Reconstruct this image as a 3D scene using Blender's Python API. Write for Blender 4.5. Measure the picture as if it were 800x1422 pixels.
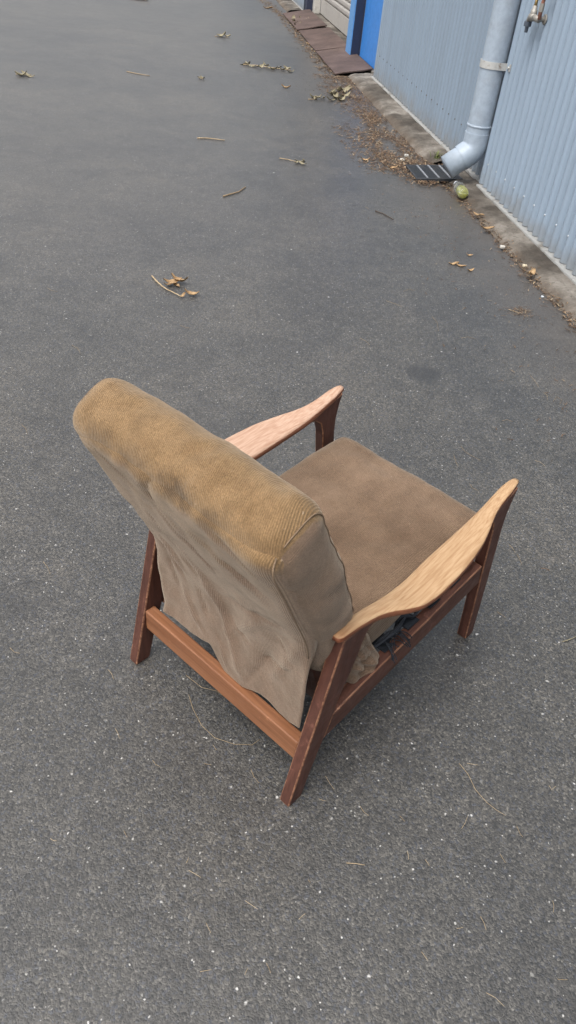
import bpy, bmesh, math, random
import numpy as np
from mathutils import Vector, Matrix, noise as mn

for o in list(bpy.data.objects):
    bpy.data.objects.remove(o)
S = bpy.context.scene
COL = S.collection
R = math.radians

# ------------------------------------------------------------------ camera
FPX, PITCH, ROLL, WANG, CAMH = 1044.98, .6898, .1088, -.1971, 1.5
fw = Vector((0, math.cos(PITCH), -math.sin(PITCH)))
up0 = Vector((0, math.sin(PITCH), math.cos(PITCH)))
rt0 = Vector((1, 0, 0))
rt = math.cos(ROLL) * rt0 + math.sin(ROLL) * up0
up = -math.sin(ROLL) * rt0 + math.cos(ROLL) * up0
cd = bpy.data.cameras.new('camera')
cam = bpy.data.objects.new('camera', cd)
COL.objects.link(cam)
cd.sensor_fit = 'VERTICAL'
cd.sensor_height = 36
cd.lens = 36 * FPX / 1422
cd.clip_start = .05
cd.clip_end = 500
M = Matrix.Identity(4)
for i in range(3):
    M[i][0], M[i][1], M[i][2] = rt[i], up[i], -fw[i]
M[2][3] = CAMH
cam.matrix_world = M
S.camera = cam
S.render.resolution_x, S.render.resolution_y = 576, 1024

# ------------------------------------------------------------------ light
SUN_EL, SUN_AZ = R(64), R(-142)          # azimuth measured from +y towards +x
wd_ = bpy.data.worlds.new('World')
S.world = wd_
wd_.use_nodes = True
wn_ = wd_.node_tree
bg = wn_.nodes['Background']
sky = wn_.nodes.new('ShaderNodeTexSky')
sky.sky_type = 'NISHITA'
sky.sun_disc = False
sky.sun_elevation = SUN_EL
sky.sun_rotation = SUN_AZ
sky.dust_density = 6
sky.air_density = 1
sky.ozone_density = 1
hs = wn_.nodes.new('ShaderNodeHueSaturation')     # overcast: cloud takes most of the blue out
hs.inputs['Saturation'].default_value = .2
wn_.links.new(sky.outputs[0], hs.inputs['Color'])
wn_.links.new(hs.outputs[0], bg.inputs[0])
bg.inputs[1].default_value = .15
sd = bpy.data.lights.new('sun', 'SUN')
sd.energy = 1.0
sd.angle = R(42)
sd.color = (1, .95, .88)
sun = bpy.data.objects.new('sun', sd)
COL.objects.link(sun)
sv = Vector((math.sin(SUN_AZ) * math.cos(SUN_EL), math.cos(SUN_AZ) * math.cos(SUN_EL), math.sin(SUN_EL)))
sun.rotation_euler = sv.to_track_quat('Z', 'Y').to_euler()
S.view_settings.view_transform = 'Standard'
S.view_settings.look = 'None'
S.view_settings.gamma = 1
S.view_settings.use_curve_mapping = False
S.view_settings.exposure = .8

# ------------------------------------------------------------------ coordinates
def ray(q):
    return (q[0] - 400) * rt - (q[1] - 711) * up + FPX * fw
def G(x, y, z=0.):                       # pixel of the photograph -> point at height z
    d = ray((x, y))
    return d * ((CAMH - z) / -d.z) + Vector((0, 0, CAMH))
WROT = -WANG                             # wall frame: local x = towards the wall (n), local y = along it (s)
WM = Matrix.Rotation(WROT, 4, 'Z')
def wp(n, s, z=0.):
    return WM @ Vector((n, s, z))
CYAW = .8818
CROT = CYAW - math.pi / 2                # chair frame: local x = its right, local y = its front
CORG = Vector((-.1463, 1.0023, 0))
CM = Matrix.Translation(CORG) @ Matrix.Rotation(CROT, 4, 'Z')
CMI = CM.inverted()
def on_v(x, y, v):                       # pixel -> (u, z) on the chair's plane y = v
    o = CMI @ Vector((0, 0, CAMH)); d = CMI.to_3x3() @ ray((x, y))
    t = (v - o.y) / d.y
    p = o + d * t
    return p.x, p.z
def ss(a, b, x):
    t = min(1, max(0, (x - a) / (b - a)))
    return t * t * (3 - 2 * t)
def nz(x, y, z, sc=1.):
    return mn.noise(Vector((x * sc, y * sc, z * sc)))

# ------------------------------------------------------------------ objects
def tag(o, label=None, cat=None, group=None, kind=None):
    if label: o['label'] = label
    if cat: o['category'] = cat
    if group: o['group'] = group
    if kind: o['kind'] = kind
    return o
def link(name, me, parent=None, mat=None, smooth=False):
    o = bpy.data.objects.new(name, me)
    COL.objects.link(o)
    if parent: o.parent = parent
    if mat and not me.materials: me.materials.append(mat)
    if smooth:
        me.polygons.foreach_set('use_smooth', [True] * len(me.polygons))
    return o
def empty(name, loc=(0, 0, 0), rz=0.):
    o = bpy.data.objects.new(name, None)
    COL.objects.link(o)
    o.location = loc
    o.rotation_euler = (0, 0, rz)
    o.empty_display_size = .1
    return o
class MB:
    def __init__(s): s.v = []; s.f = []; s.a = []
    def add(s, vs, fs):
        k = len(s.v)
        s.v += [tuple(v) for v in vs]
        s.f += [tuple(i + k for i in f) for f in fs]
        return s
    def box(s, x0, x1, y0, y1, z0, z1):
        return s.add([(x0, y0, z0), (x1, y0, z0), (x1, y1, z0), (x0, y1, z0), (x0, y0, z1), (x1, y0, z1), (x1, y1, z1), (x0, y1, z1)],
                     [(0, 3, 2, 1), (4, 5, 6, 7), (0, 1, 5, 4), (1, 2, 6, 5), (2, 3, 7, 6), (3, 0, 4, 7)])
    def tube(s, pts, rad, k=8, caps=True):
        pts = [Vector(p) for p in pts]
        n = len(pts)
        rad = rad if hasattr(rad, '__len__') else [rad] * n
        vs = []
        ref = None
        for i in range(n):
            t = (pts[min(i + 1, n - 1)] - pts[max(i - 1, 0)]).normalized()
            if ref is None:
                ref = t.orthogonal().normalized()
            a = (ref - t * ref.dot(t)).normalized()
            ref = a
            b = t.cross(a)
            for j in range(k):
                w = 2 * math.pi * j / k
                vs.append(pts[i] + rad[i] * (math.cos(w) * a + math.sin(w) * b))
        fs = [(i * k + j, i * k + (j + 1) % k, (i + 1) * k + (j + 1) % k, (i + 1) * k + j) for i in range(n - 1) for j in range(k)]
        if caps:
            fs += [tuple(reversed(range(k))), tuple(range((n - 1) * k, n * k))]
        return s.add(vs, fs)
    def grid(s, fn, nu, nv):
        vs = [fn(i / nu, j / nv) for j in range(nv + 1) for i in range(nu + 1)]
        fs = [(j * (nu + 1) + i, j * (nu + 1) + i + 1, (j + 1) * (nu + 1) + i + 1, (j + 1) * (nu + 1) + i) for j in range(nv) for i in range(nu)]
        return s.add(vs, fs)
    def mesh(s, name):
        me = bpy.data.meshes.new(name)
        me.from_pydata(s.v, [], s.f)
        me.update()
        return me
    def build(s, name, mat, parent=None, smooth=False, bevel=0, seg=2, ang=30, worn=None):
        me = s.mesh(name)
        if bevel:
            bm = bmesh.new(); bm.from_mesh(me)
            bmesh.ops.recalc_face_normals(bm, faces=bm.faces)
            es = [e for e in bm.edges if len(e.link_faces) == 2 and e.calc_face_angle() > R(ang)]
            rb = bmesh.ops.bevel(bm, geom=es, offset=bevel, segments=seg, profile=.5, affect='EDGES', clamp_overlap=True)
            if worn:
                for f_ in rb['faces']: f_.material_index = 1
            bm.to_mesh(me); bm.free()
        if worn: me.materials.append(mat); me.materials.append(worn)
        return link(name, me, parent, mat, smooth)
def prism(poly, x0, x1):
    """polygon in (y, z) extruded along x"""
    m = MB(); n = len(poly)
    vs = [(x0, y, z) for y, z in poly] + [(x1, y, z) for y, z in poly]
    fs = [tuple(range(n)), tuple(reversed(range(n, 2 * n)))] + [(i, i + n, (i + 1) % n + n, (i + 1) % n) for i in range(n)]
    return m.add(vs, fs)
def fix_normals(me):
    bm = bmesh.new(); bm.from_mesh(me)
    bmesh.ops.recalc_face_normals(bm, faces=bm.faces)
    bm.to_mesh(me); bm.free()

# ------------------------------------------------------------------ materials
class Mat:
    def __init__(s, name, rough=.6, spec=.5, metal=0.):
        s.m = bpy.data.materials.new(name); s.m.use_nodes = True
        s.t = s.m.node_tree; s.b = s.t.nodes['Principled BSDF']
        s.b.inputs['Roughness'].default_value = rough
        s.b.inputs['Specular IOR Level'].default_value = spec
        s.b.inputs['Metallic'].default_value = metal
        s._co = None
    def n(s, typ, **k):
        d = s.t.nodes.new('ShaderNode' + typ)
        for a, v in k.items(): setattr(d, a, v)
        return d
    def set(s, sock, v):
        if isinstance(v, bpy.types.NodeSocket): s.t.links.new(v, sock)
        else:
            if hasattr(sock, 'default_value') and not isinstance(v, (int, float)) and len(v) == 3 and len(sock.default_value) == 4: v = (*v, 1)
            sock.default_value = v
    @property
    def co(s):
        if s._co is None: s._co = s.n('TexCoord').outputs['Object']
        return s._co
    def mapping(s, scale=(1, 1, 1), loc=(0, 0, 0), rot=(0, 0, 0), co=None):
        d = s.n('Mapping'); s.set(d.inputs['Vector'], co or s.co)
        d.inputs['Scale'].default_value = scale; d.inputs['Location'].default_value = loc; d.inputs['Rotation'].default_value = rot
        return d.outputs[0]
    def noise(s, scale, detail=4, rough=.55, co=None, out=0, dist=0.):
        d = s.n('TexNoise'); s.set(d.inputs['Vector'], co or s.co)
        d.inputs['Scale'].default_value = scale; d.inputs['Detail'].default_value = detail; d.inputs['Roughness'].default_value = rough; d.inputs['Distortion'].default_value = dist
        return d.outputs[out]
    def vor(s, scale, co=None, feature='F1', rand=1.):
        d = s.n('TexVoronoi', feature=feature); s.set(d.inputs['Vector'], co or s.co)
        d.inputs['Scale'].default_value = scale; d.inputs['Randomness'].default_value = rand
        return d
    def ramp(s, fac, stops, interp='LINEAR'):
        d = s.n('ValToRGB'); s.set(d.inputs[0], fac)
        cr = d.color_ramp; cr.interpolation = interp
        while len(cr.elements) < len(stops): cr.elements.new(.5)
        for e, (p, c) in zip(cr.elements, stops):
            e.position = p; e.color = (*c, 1) if hasattr(c, '__len__') else (c, c, c, 1)
        return d.outputs[0]
    def mix(s, fac, a, b, mode='MIX'):
        d = s.n('Mix', data_type='RGBA', blend_type=mode)
        s.set(d.inputs[0], fac); s.set(d.inputs[6], a); s.set(d.inputs[7], b)
        return d.outputs[2]
    def math(s, op, a, b=0., c=0.):
        d = s.n('Math', operation=op); s.set(d.inputs[0], a); s.set(d.inputs[1], b); s.set(d.inputs[2], c)
        return d.outputs[0]
    def mr(s, v, a, b, c=0., d_=1.):
        d = s.n('MapRange', interpolation_type='SMOOTHSTEP'); s.set(d.inputs[0], v)
        for i, x in zip((1, 2, 3, 4), (a, b, c, d_)): d.inputs[i].default_value = x
        return d.outputs[0]
    def xyz(s, co=None):
        d = s.n('SeparateXYZ'); s.set(d.inputs[0], co or s.co); return d.outputs
    def attr(s, name, out=2):
        d = s.n('Attribute'); d.attribute_name = name; return d.outputs[out]
    def spot(s, p, r0, r1, co=None, wob=None):
        d = s.n('VectorMath', operation='DISTANCE'); s.set(d.inputs[0], co or s.co); d.inputs[1].default_value = p
        v = d.outputs['Value']
        if wob is not None: v = s.math('ADD', v, wob)
        return s.mr(v, r0, r1, 1., 0.)
    def bump(s, h, strength=.5, dist=.002, prev=None):
        d = s.n('Bump'); s.set(d.inputs['Height'], h); d.inputs['Strength'].default_value = strength; d.inputs['Distance'].default_value = dist
        if prev is not None: s.set(d.inputs['Normal'], prev)
        return d.outputs[0]
    def out(s, col=None, normal=None, rough=None):
        if col is not None: s.set(s.b.inputs['Base Color'], col)
        if normal is not None: s.set(s.b.inputs['Normal'], normal)
        if rough is not None: s.set(s.b.inputs['Roughness'], rough)
        return s.m

def m_asphalt():
    m = Mat('asphalt', .6, .5)
    m.b.inputs['Coat Weight'].default_value = .8
    m.b.inputs['Coat Roughness'].default_value = .38
    big = m.noise(.55, 4, .6); mid = m.noise(5, 4, .6); fine = m.noise(170, 4, .7)
    warp = m.mix(.010, m.co, m.noise(60, 2, .5, out=1), 'ADD')
    v = m.vor(230, warp)
    cell = m.n('SeparateColor'); m.set(cell.inputs[0], v.outputs['Color'])
    base = m.ramp(cell.outputs[0], [(0, (.019, .019, .0185)), (.25, (.040, .0375, .0338)), (.6, (.066, .0615, .0540)), (.88, (.094, .0870, .0758)), (1, (.15, .139, .12))])
    base = m.mix(m.ramp(fine, [(.38, 0), (.66, 1)]), base, m.mix(1., base, (.55, .55, .57), 'MULTIPLY'))
    blue = m.mr(cell.outputs[1], .86, .92)
    base = m.mix(m.math('MULTIPLY', blue, .6), base, (.048, .054, .070))
    base = m.mix(1., base, m.ramp(big, [(.32, (.78, .80, .84)), (.68, (1.18, 1.15, 1.1))]), 'MULTIPLY')
    base = m.mix(1., base, m.ramp(m.noise(1.7, 5, .65, dist=1.2), [(.36, (.80, .81, .83)), (.52, (1, 1, 1)), (.70, (1.2, 1.17, 1.13))]), 'MULTIPLY')
    base = m.mix(1., base, m.ramp(mid, [(.3, .88), (.7, 1.1)]), 'MULTIPLY')
    base = m.mix(1., base, m.ramp(m.noise(14, 6, .8), [(.3, .72), (.7, 1.28)]), 'MULTIPLY')
    # pale stones worn clean
    for sc, lo, r1 in ((62, .93, .33), (33, .955, .22), (140, .955, .38), (18, .955, .11), (10, .93, .06)):
        w = m.vor(sc, warp)
        c2 = m.n('SeparateColor'); m.set(c2.inputs[0], w.outputs['Color'])
        dd = m.math('ADD', w.outputs['Distance'], m.math('MULTIPLY', m.math('SUBTRACT', m.noise(sc * 2.2, 2, .5), .5), .22))
        f = m.math('MULTIPLY', m.mr(c2.outputs[2], lo, lo + .015), m.mr(dd, r1 * .55, r1, 1., 0.))
        base = m.mix(m.math('MULTIPLY', f, .9), base, m.mix(c2.outputs[0], (.20, .195, .18), (.55, .54, .52)))
    # fine soil washed towards the wall, with the litter line's uneven edge
    rot = m.mapping(rot=(0, 0, -WROT))
    X = m.xyz(rot)
    e = m.math('ADD', X[0], m.math('MULTIPLY', m.math('SUBTRACT', m.noise(2.2, 5, .65), .5), .9))
    soil = m.mr(e, 1.35, 2.0)
    base = m.mix(m.math('MULTIPLY', soil, .5), base, m.mix(m.noise(30, 4, .7), (.045, .036, .029), (.105, .085, .067)))
    # dried oil spot
    p = G(590, 520)
    sp = m.spot(p, .04, .10, wob=m.math('MULTIPLY', m.math('SUBTRACT', m.noise(16, 4, .6), .5), .10))
    base = m.mix(m.math('MULTIPLY', sp, .75), base, (.016, .016, .017))
    h = m.math('ADD', m.math('MULTIPLY', m.mr(v.outputs['Distance'], 0., .75, 1., 0.), 1.), m.math('MULTIPLY', fine, 1.6))
    nb = m.bump(h, .6, .0016)
    nb = m.bump(m.noise(45, 3, .6), .25, .003, nb)
    return m.out(base, nb, m.ramp(mid, [(.3, .55), (.7, .68)]))

def m_concrete():
    m = Mat('old_concrete', .88, .3)
    X = m.xyz()
    st = m.noise(6, 6, .7); big = m.noise(1.6, 4, .6)
    base = m.ramp(st, [(.28, (.06, .052, .043)), (.45, (.125, .11, .094)), (.62, (.22, .20, .175)), (.8, (.34, .32, .29))])
    base = m.mix(m.mr(big, .42, .6), base, m.mix(1., base, (.42, .40, .38), 'MULTIPLY'))
    mold = m.mr(m.noise(28, 5, .75), .55, .68)
    base = m.mix(m.math('MULTIPLY', mold, .75), base, (.045, .04, .034))
    brown = m.mr(m.math('ADD', X[0], m.math('MULTIPLY', m.noise(9, 4, .6), .16)), 1.98, 2.08, 1., 0.)
    base = m.mix(m.math('MULTIPLY', brown, .6), base, (.10, .075, .055))
    nb = m.bump(m.noise(55, 6, .75), .7, .006)
    nb = m.bump(m.noise(7, 4, .6), .5, .02, nb)
    return m.out(base, nb)

def m_cladding(k=1., name='grey_blue_painted_steel'):
    m = Mat(name, .42, .45)
    X = m.xyz()
    streak = m.noise(1., 5, .6, co=m.mapping((10, 10, .5)))
    dirt = m.noise(7, 5, .65)
    base = m.mix(m.ramp(streak, [(.35, 0), (.75, 1)]), tuple(k * x for x in (.262, .332, .415)), tuple(k * x for x in (.235, .292, .358)))
    low = m.mr(m.math('ADD', X[2], m.math('MULTIPLY', m.math('SUBTRACT', dirt, .5), .35)), .03, .22, 1., 0.)
    base = m.mix(m.math('MULTIPLY', low, .55), base, (.19, .175, .15))
    rust = m.mr(m.noise(16, 3, .5, co=m.mapping((1, 1, .35))), .74, .78)
    base = m.mix(m.math('MULTIPLY', rust, .7), base, (.12, .085, .06))
    nb = m.bump(m.noise(3, 3, .5), .25, .012)
    return m.out(base, nb, m.ramp(dirt, [(.3, .36), (.7, .52)]))

def m_paint(name, c, rough=.45, dirt=.35, dc=(.1, .09, .08), scale=9, spec=.45, metal=0.):
    m = Mat(name, rough, spec, metal)
    n1 = m.noise(scale, 5, .65); n2 = m.noise(scale * 6, 4, .6)
    base = m.mix(m.math('MULTIPLY', m.mr(n1, .5, .75), dirt), c, dc)
    base = m.mix(1., base, m.ramp(n2, [(.3, .88), (.7, 1.08)]), 'MULTIPLY')
    return m.out(base, m.bump(n2, .25, .002), m.ramp(n1, [(.3, rough * .85), (.7, min(1, rough * 1.25))]))

def m_rust():
    m = Mat('rusted_plate', .8, .35)
    n1 = m.noise(3.5, 6, .65); n2 = m.noise(40, 4, .7)
    base = m.ramp(n1, [(.3, (.052, .037, .033)), (.5, (.086, .058, .051)), (.7, (.12, .085, .075))])
    base = m.mix(m.mr(n2, .5, .75), base, m.mix(1., base, (.6, .55, .52), 'MULTIPLY'))
    return m.out(base, m.bump(n2, .5, .003))

def m_wood(name, dark, light, worn=None, scale=1., rough=.48, ax=1):
    """stained timber; grain runs along local y (ax=1), x or z"""
    m = Mat(name, rough, .4)
    st = [26, 26, 26]; st[ax] = 1.6
    co = m.mapping(tuple(x * scale for x in st))
    g = m.noise(1.6, 6, .62, co=co, dist=.6)
    st2 = [160, 160, 160]; st2[ax] = 5
    fib = m.noise(1., 3, .6, co=m.mapping(tuple(st2)))
    base = m.mix(m.ramp(g, [(.32, 0), (.68, 1)]), dark, light)
    base = m.mix(m.ramp(fib, [(.35, .45), (.62, 0.)]), base, m.mix(1., base, (.5, .45, .42), 'MULTIPLY'))
    scr = m.mr(m.noise(14, 6, .75), .60, .70)
    base = m.mix(m.math('MULTIPLY', scr, .38), base, tuple(min(1, x * 2.2 + .02) for x in light))
    nb = m.bump(fib, .3, .0012)
    return m.out(base, nb, m.ramp(m.noise(20, 3, .6), [(.3, rough * .8), (.7, rough * 1.35)]))

def m_arm(name, pale, ring, edge, seed):
    """armrest: finish worn away on top down to bare pale timber, stain left on the sides"""
    m = Mat(name, .55, .35)
    X = m.xyz()
    co = m.mapping((15, 1.25, 15), (seed, seed * .7, 0))
    nse = m.noise(1.0, 2, .5, co=co)
    w = m.math('SINE', m.math('MULTIPLY', m.math('ADD', nse, m.math('MULTIPLY', X[0], .6)), 95.))
    fib = m.noise(1., 4, .6, co=m.mapping((230, 6, 230)))
    top = m.mix(m.math('MULTIPLY', m.mr(w, .2, 1.), .42), pale, ring)
    top = m.mix(m.ramp(fib, [(.36, .7), (.6, 0)]), top, m.mix(1., top, (.72, .62, .54), 'MULTIPLY'))
    side = m.mix(m.ramp(fib, [(.35, 0), (.65, 1)]), edge, tuple(x * 1.7 for x in edge))
    nrm = m.n('TexCoord').outputs['Normal']
    N = m.xyz(nrm)
    f = m.math('ADD', N[2], m.math('MULTIPLY', m.math('SUBTRACT', m.noise(30, 4, .6), .5), .5))
    base = m.mix(m.mr(f, .30, .62), side, top)
    ends = m.mr(m.math('ADD', X[1], m.math('MULTIPLY', m.noise(40, 3, .6), .03)), .10, .165, 1., 0.)
    base = m.mix(m.math('MULTIPLY', ends, .55), base, m.mix(1., base, (.72, .5, .38), 'MULTIPLY'))
    return m.out(base, m.bump(fib, .25, .001))

def m_cord(name, kind):
    """fine-wale corduroy, faded to gold where the sun got at it"""
    m = Mat(name, .95, .15)
    m.b.inputs['Sheen Weight'].default_value = .28
    m.b.inputs['Sheen Roughness'].default_value = .5
    m.b.inputs['Sheen Tint'].default_value = (1, .88, .72, 1)
    X = m.xyz()
    big = m.noise(7, 5, .62); mid = m.noise(24, 5, .65); fine = m.noise(260, 3, .6)
    brown = m.mix(m.ramp(big, [(.3, 0), (.7, 1)]), (.100, .064, .041), (.178, .119, .079))
    gold = m.mix(m.ramp(mid, [(.3, 0), (.7, 1)]), (.140, .086, .041), (.222, .143, .073))
    grey = m.mix(m.ramp(big, [(.3, 0), (.7, 1)]), (.145, .096, .067), (.212, .149, .109))
    fade = m.attr('fade'); pale = m.attr('pale')
    wob = m.math('MULTIPLY', m.math('SUBTRACT', mid, .5), .5)
    base = m.mix(m.mr(m.math('ADD', pale, wob), .3, .7), brown, grey)
    base = m.mix(m.mr(m.math('ADD', fade, wob), .25, .8), base, gold)
    nap = m.noise(1., 4, .6, co=m.mapping((30, 9, 14), rot=(0, 0, .5)))
    base = m.mix(1., base, m.ramp(nap, [(.32, .91), (.5, 1.), (.68, 1.10)]), 'MULTIPLY')
    base = m.mix(m.math('MULTIPLY', m.mr(mid, .56, .72), .35), base, m.mix(1., base, (.62, .58, .54), 'MULTIPLY'))
    if kind == 'back':     # grubby handling marks along the top edge
        for (p, r0, r1, k) in (((.032, -.093, .762), .004, .034, .7), ((.062, -.098, .755), .003, .026, .5), ((-.16, -.098, .75), .01, .05, .45), ((-.07, -.10, .748), .01, .06, .4), ((.11, -.095, .745), .01, .04, .4), ((.0, -.10, .75), .01, .05, .35)):
            sp = m.spot(p, r0, r1, wob=m.math('MULTIPLY', m.math('SUBTRACT', m.noise(55, 6, .75), .5), .055))
            base = m.mix(m.math('MULTIPLY', sp, k), base, (.045, .03, .02))
    wale = m.math('SINE', m.math('MULTIPLY', m.attr('wale'), 2 * math.pi / .0034))
    base = m.mix(m.mr(wale, -1., .2, .36, 0.), base, m.mix(1., base, (.55, .5, .46), 'MULTIPLY'))
    base = m.mix(1., base, m.ramp(m.noise(330, 4, .75), [(.32, (.68, .66, .64)), (.5, (1, 1, 1)), (.68, (1.34, 1.32, 1.3))]), 'MULTIPLY')
    lint = m.mr(m.noise(120, 2, .5), .74, .78)
    base = m.mix(m.math('MULTIPLY', lint, .25), base, (.5, .42, .33))
    nb = m.bump(wale, .45, .0009)
    nb = m.bump(m.noise(38, 4, .6), .5, .004, nb)
    return m.out(base, nb)

def m_leafy(name, stops, rough=.8):
    m = Mat(name, rough, .25)
    oi = m.n('ObjectInfo').outputs['Random']
    f = m.math('ADD', m.math('MULTIPLY', m.attr('tone'), .8), m.math('MULTIPLY', m.noise(60, 3, .6), .25))
    return m.out(m.ramp(f, stops), m.bump(m.noise(150, 3, .6), .4, .001))

ASPHALT = m_asphalt(); CONC = m_concrete(); CLAD = m_cladding(); CLAD2 = m_cladding(.82, 'dull_grey_painted_steel'); RUST = m_rust()
M_PIPE = m_paint('grey_pipe_paint', (.305, .36, .425), .42, .4, (.2, .2, .195), 5)
M_WHITE = m_paint('white_flashing', (.25, .25, .243), .7, .95, (.10, .088, .073), 9)
M_CAP = m_paint('white_cap', (.7, .72, .74), .4, .2, (.4, .4, .4), 30)
M_GALV = m_paint('galvanised_strap', (.5, .5, .48), .5, .85, (.17, .095, .05), 38, metal=.3)
M_BLUE = m_paint('bright_blue_paint', (.04, .20, .56), .4, .25, (.02, .12, .36), 4)
M_LBLUE = m_paint('mid_blue', (.10, .27, .55), .4, .3, (.08, .12, .2), 6)
M_NAVY = m_paint('dark_navy', (.022, .03, .06), .4, .3, (.05, .05, .06), 8)
M_ROLL = m_paint('beige_roller_steel', (.37, .35, .325), .42, .4, (.22, .19, .16), 5)
M_CREAM = m_paint('cream_guide', (.5, .48, .44), .5, .5, (.2, .17, .13), 12)
M_BRASS = m_paint('dull_brass', (.42, .29, .12), .42, .4, (.2, .16, .11), 60, metal=.7)
M_TAPGREY = m_paint('weathered_brass', (.30, .285, .26), .5, .5, (.16, .13, .1), 60, metal=.4)
M_COPPER = m_paint('copper_pipe', (.36, .17, .12), .45, .4, (.15, .1, .09), 50, metal=.5)
M_BLKPL = m_paint('black_plastic', (.028, .031, .036), .45, .45, (.10, .09, .08), 20)
M_DKPL = m_paint('slate_plastic', (.07, .085, .11), .5, .3, (.1, .1, .1), 40)
M_SCREW = m_paint('screw_heads', (.42, .45, .48), .45, .5, (.12, .09, .07), 90, metal=.3)
M_RSCREW = m_paint('rusty_screw_heads', (.10, .085, .075), .7, .5, (.06, .04, .03), 90)
M_SHADOW = m_paint('pit_shade', (.03, .025, .02), .9, .4, (.06, .045, .03), 20)  # near-black colour painted in for the shade inside the drain
WOODL = m_wood('stained_timber_leg', (.052, .019, .013), (.108, .042, .028), ax=2)
WOODR = m_wood('stained_timber_rail', (.058, .022, .015), (.115, .046, .030), ax=1)
WOODE = m_wood('rubbed_timber_edge', (.085, .031, .02), (.30, .15, .085), scale=2.2, ax=1)
WOODB = m_wood('worn_timber_back_rail', (.19, .075, .033), (.28, .125, .06), ax=0)
ARM_R = m_arm('bare_pale_armrest', (.40, .265, .15), (.29, .17, .085), (.13, .05, .025), 3.3)
ARM_L = m_arm('bare_pinkish_armrest', (.44, .295, .215), (.34, .20, .135), (.14, .055, .03), 11.7)
CORD_B = m_cord('corduroy_back', 'back'); CORD_S = m_cord('corduroy_seat', 'seat')
M_WEB = m_paint('navy_webbing', (.011, .014, .020), .9, .4, (.03, .036, .048), 90)
M_STITCH = m_paint('seam_piping', (.165, .112, .07), .9, .4, (.1, .065, .04), 60)
LEAF = m_leafy('dry_leaf', [(0, (.12, .07, .036)), (.35, (.23, .14, .07)), (.65, (.36, .25, .14)), (1, (.50, .40, .26))])
LEAFG = m_leafy('grey_green_leaf', [(0, (.07, .062, .042)), (.4, (.17, .15, .10)), (.7, (.30, .265, .18)), (1, (.48, .42, .32))])
STRAW = m_leafy('straw', [(0, (.15, .10, .06)), (.5, (.29, .215, .13)), (1, (.46, .37, .25))])
LITTER = m_leafy('needle_litter', [(0, (.035, .025, .017)), (.4, (.10, .062, .038)), (.72, (.19, .125, .078)), (.9, (.29, .225, .15)), (1, (.42, .36, .26))])
TWIGD = m_leafy('dark_twig', [(0, (.04, .03, .025)), (1, (.11, .085, .065))])

def set_attr(me, name, vals):
    at = me.attributes.new(name, 'FLOAT', 'POINT')
    at.data.foreach_set('value', list(vals))

# ================================================================== the setting
m = MB()
m.add([(-60, -60, 0), (60, -60, 0), (60, 60, 0), (-60, 60, 0)], [(0, 1, 2, 3)])
tag(m.build('asphalt_ground', ASPHALT), kind='structure')

# concrete kerb footing at the foot of the wall; broken for the drain
def kerb(s0, s1, name, seed, n0=1.93):
    L = s1 - s0
    ns = max(2, int(L / .035))
    prof = [(n0 - .012, -.02), (n0, .006), (n0 + .03, .028), (n0 + .07, .040), (n0 + .12, .043), (n0 + .17, .046), (n0 + .215, .05), (n0 + .4, .052)]
    mb = MB()
    def fn(a, b):
        s = s0 + L * b
        k = a * (len(prof) - 1); i = min(int(k), len(prof) - 2); t = k - i
        n = prof[i][0] * (1 - t) + prof[i + 1][0] * t; z = prof[i][1] * (1 - t) + prof[i + 1][1] * t
        e = 1 - a
        n += e * .022 * nz(s, seed, 0, 5) + e * .01 * nz(s, seed, 3, 17)
        z += .008 * nz(s, n * 3, seed, 9) * ss(0, .2, a) + .004 * nz(s, n, seed, 31) * ss(0, .2, a)
        return (n, s, z)
    mb.grid(fn, 14, ns)
    o = mb.build(name, CONC, smooth=True)
    o.rotation_euler = (0, 0, WROT)
    return tag(o, kind='structure')
kerb(-4, 5.30, 'concrete_kerb', 1.)
kerb(5.74, 8.98, 'concrete_kerb', 2., 1.925)
kerb(13.9, 32, 'concrete_kerb', 3., 1.9)
mb = MB(); mb.box(2.05, 2.6, 5.2, 5.85, -.03, .03)
o = tag(mb.build('concrete_footing', CONC), kind='structure'); o.rotation_euler = (0, 0, WROT)
mb = MB(); mb.box(2.19, 2.6, 8.97, 13.95, -.02, .068)
o = tag(mb.build('concrete_sill', CONC, bevel=.006), kind='structure'); o.rotation_euler = (0, 0, WROT)

# ---------------- the shed
shed = tag(empty('shed_building', (0, 0, 0), WROT), 'long shed clad in grey blue corrugated steel with roller door and blue door', 'building')
WH = 3.4
def cladding(s0, s1, n, z0, pitch=.081, depth=.017, mat=None, seed=0):
    mb = MB(); k = 12
    cnt = int((s1 - s0) / pitch * k)
    rows = [z0, z0 + .25, .9, 1.8, WH]
    vs = []
    for z in rows:
        for i in range(cnt + 1):
            s = s0 + (s1 - s0) * i / cnt
            c = 1 - 2 * ((1 - math.cos(2 * math.pi * (s - s0) / pitch)) / 2) ** 1.6
            
            vs.append((n - depth * c + .003 * nz(s, z, seed, 1.3), s, z + (.004 * nz(s, 0, seed, 12) if z == z0 else 0)))
    W = cnt + 1
    fs = [(j * W + i, (j + 1) * W + i, (j + 1) * W + i + 1, j * W + i + 1) for j in range(len(rows) - 1) for i in range(cnt)]
    mb.add(vs, fs)
    return mb.build('cladding_sheet', mat or CLAD, shed, smooth=True)
cladding(-4, 5.16, 2.118, .064, seed=1)
cladding(5.13, 8.74, 2.162, .064, pitch=.0805, depth=.015, mat=CLAD2, seed=2)
cladding(13.80, 32, 2.15, .06, depth=.015, mat=CLAD2, seed=3)
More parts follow.
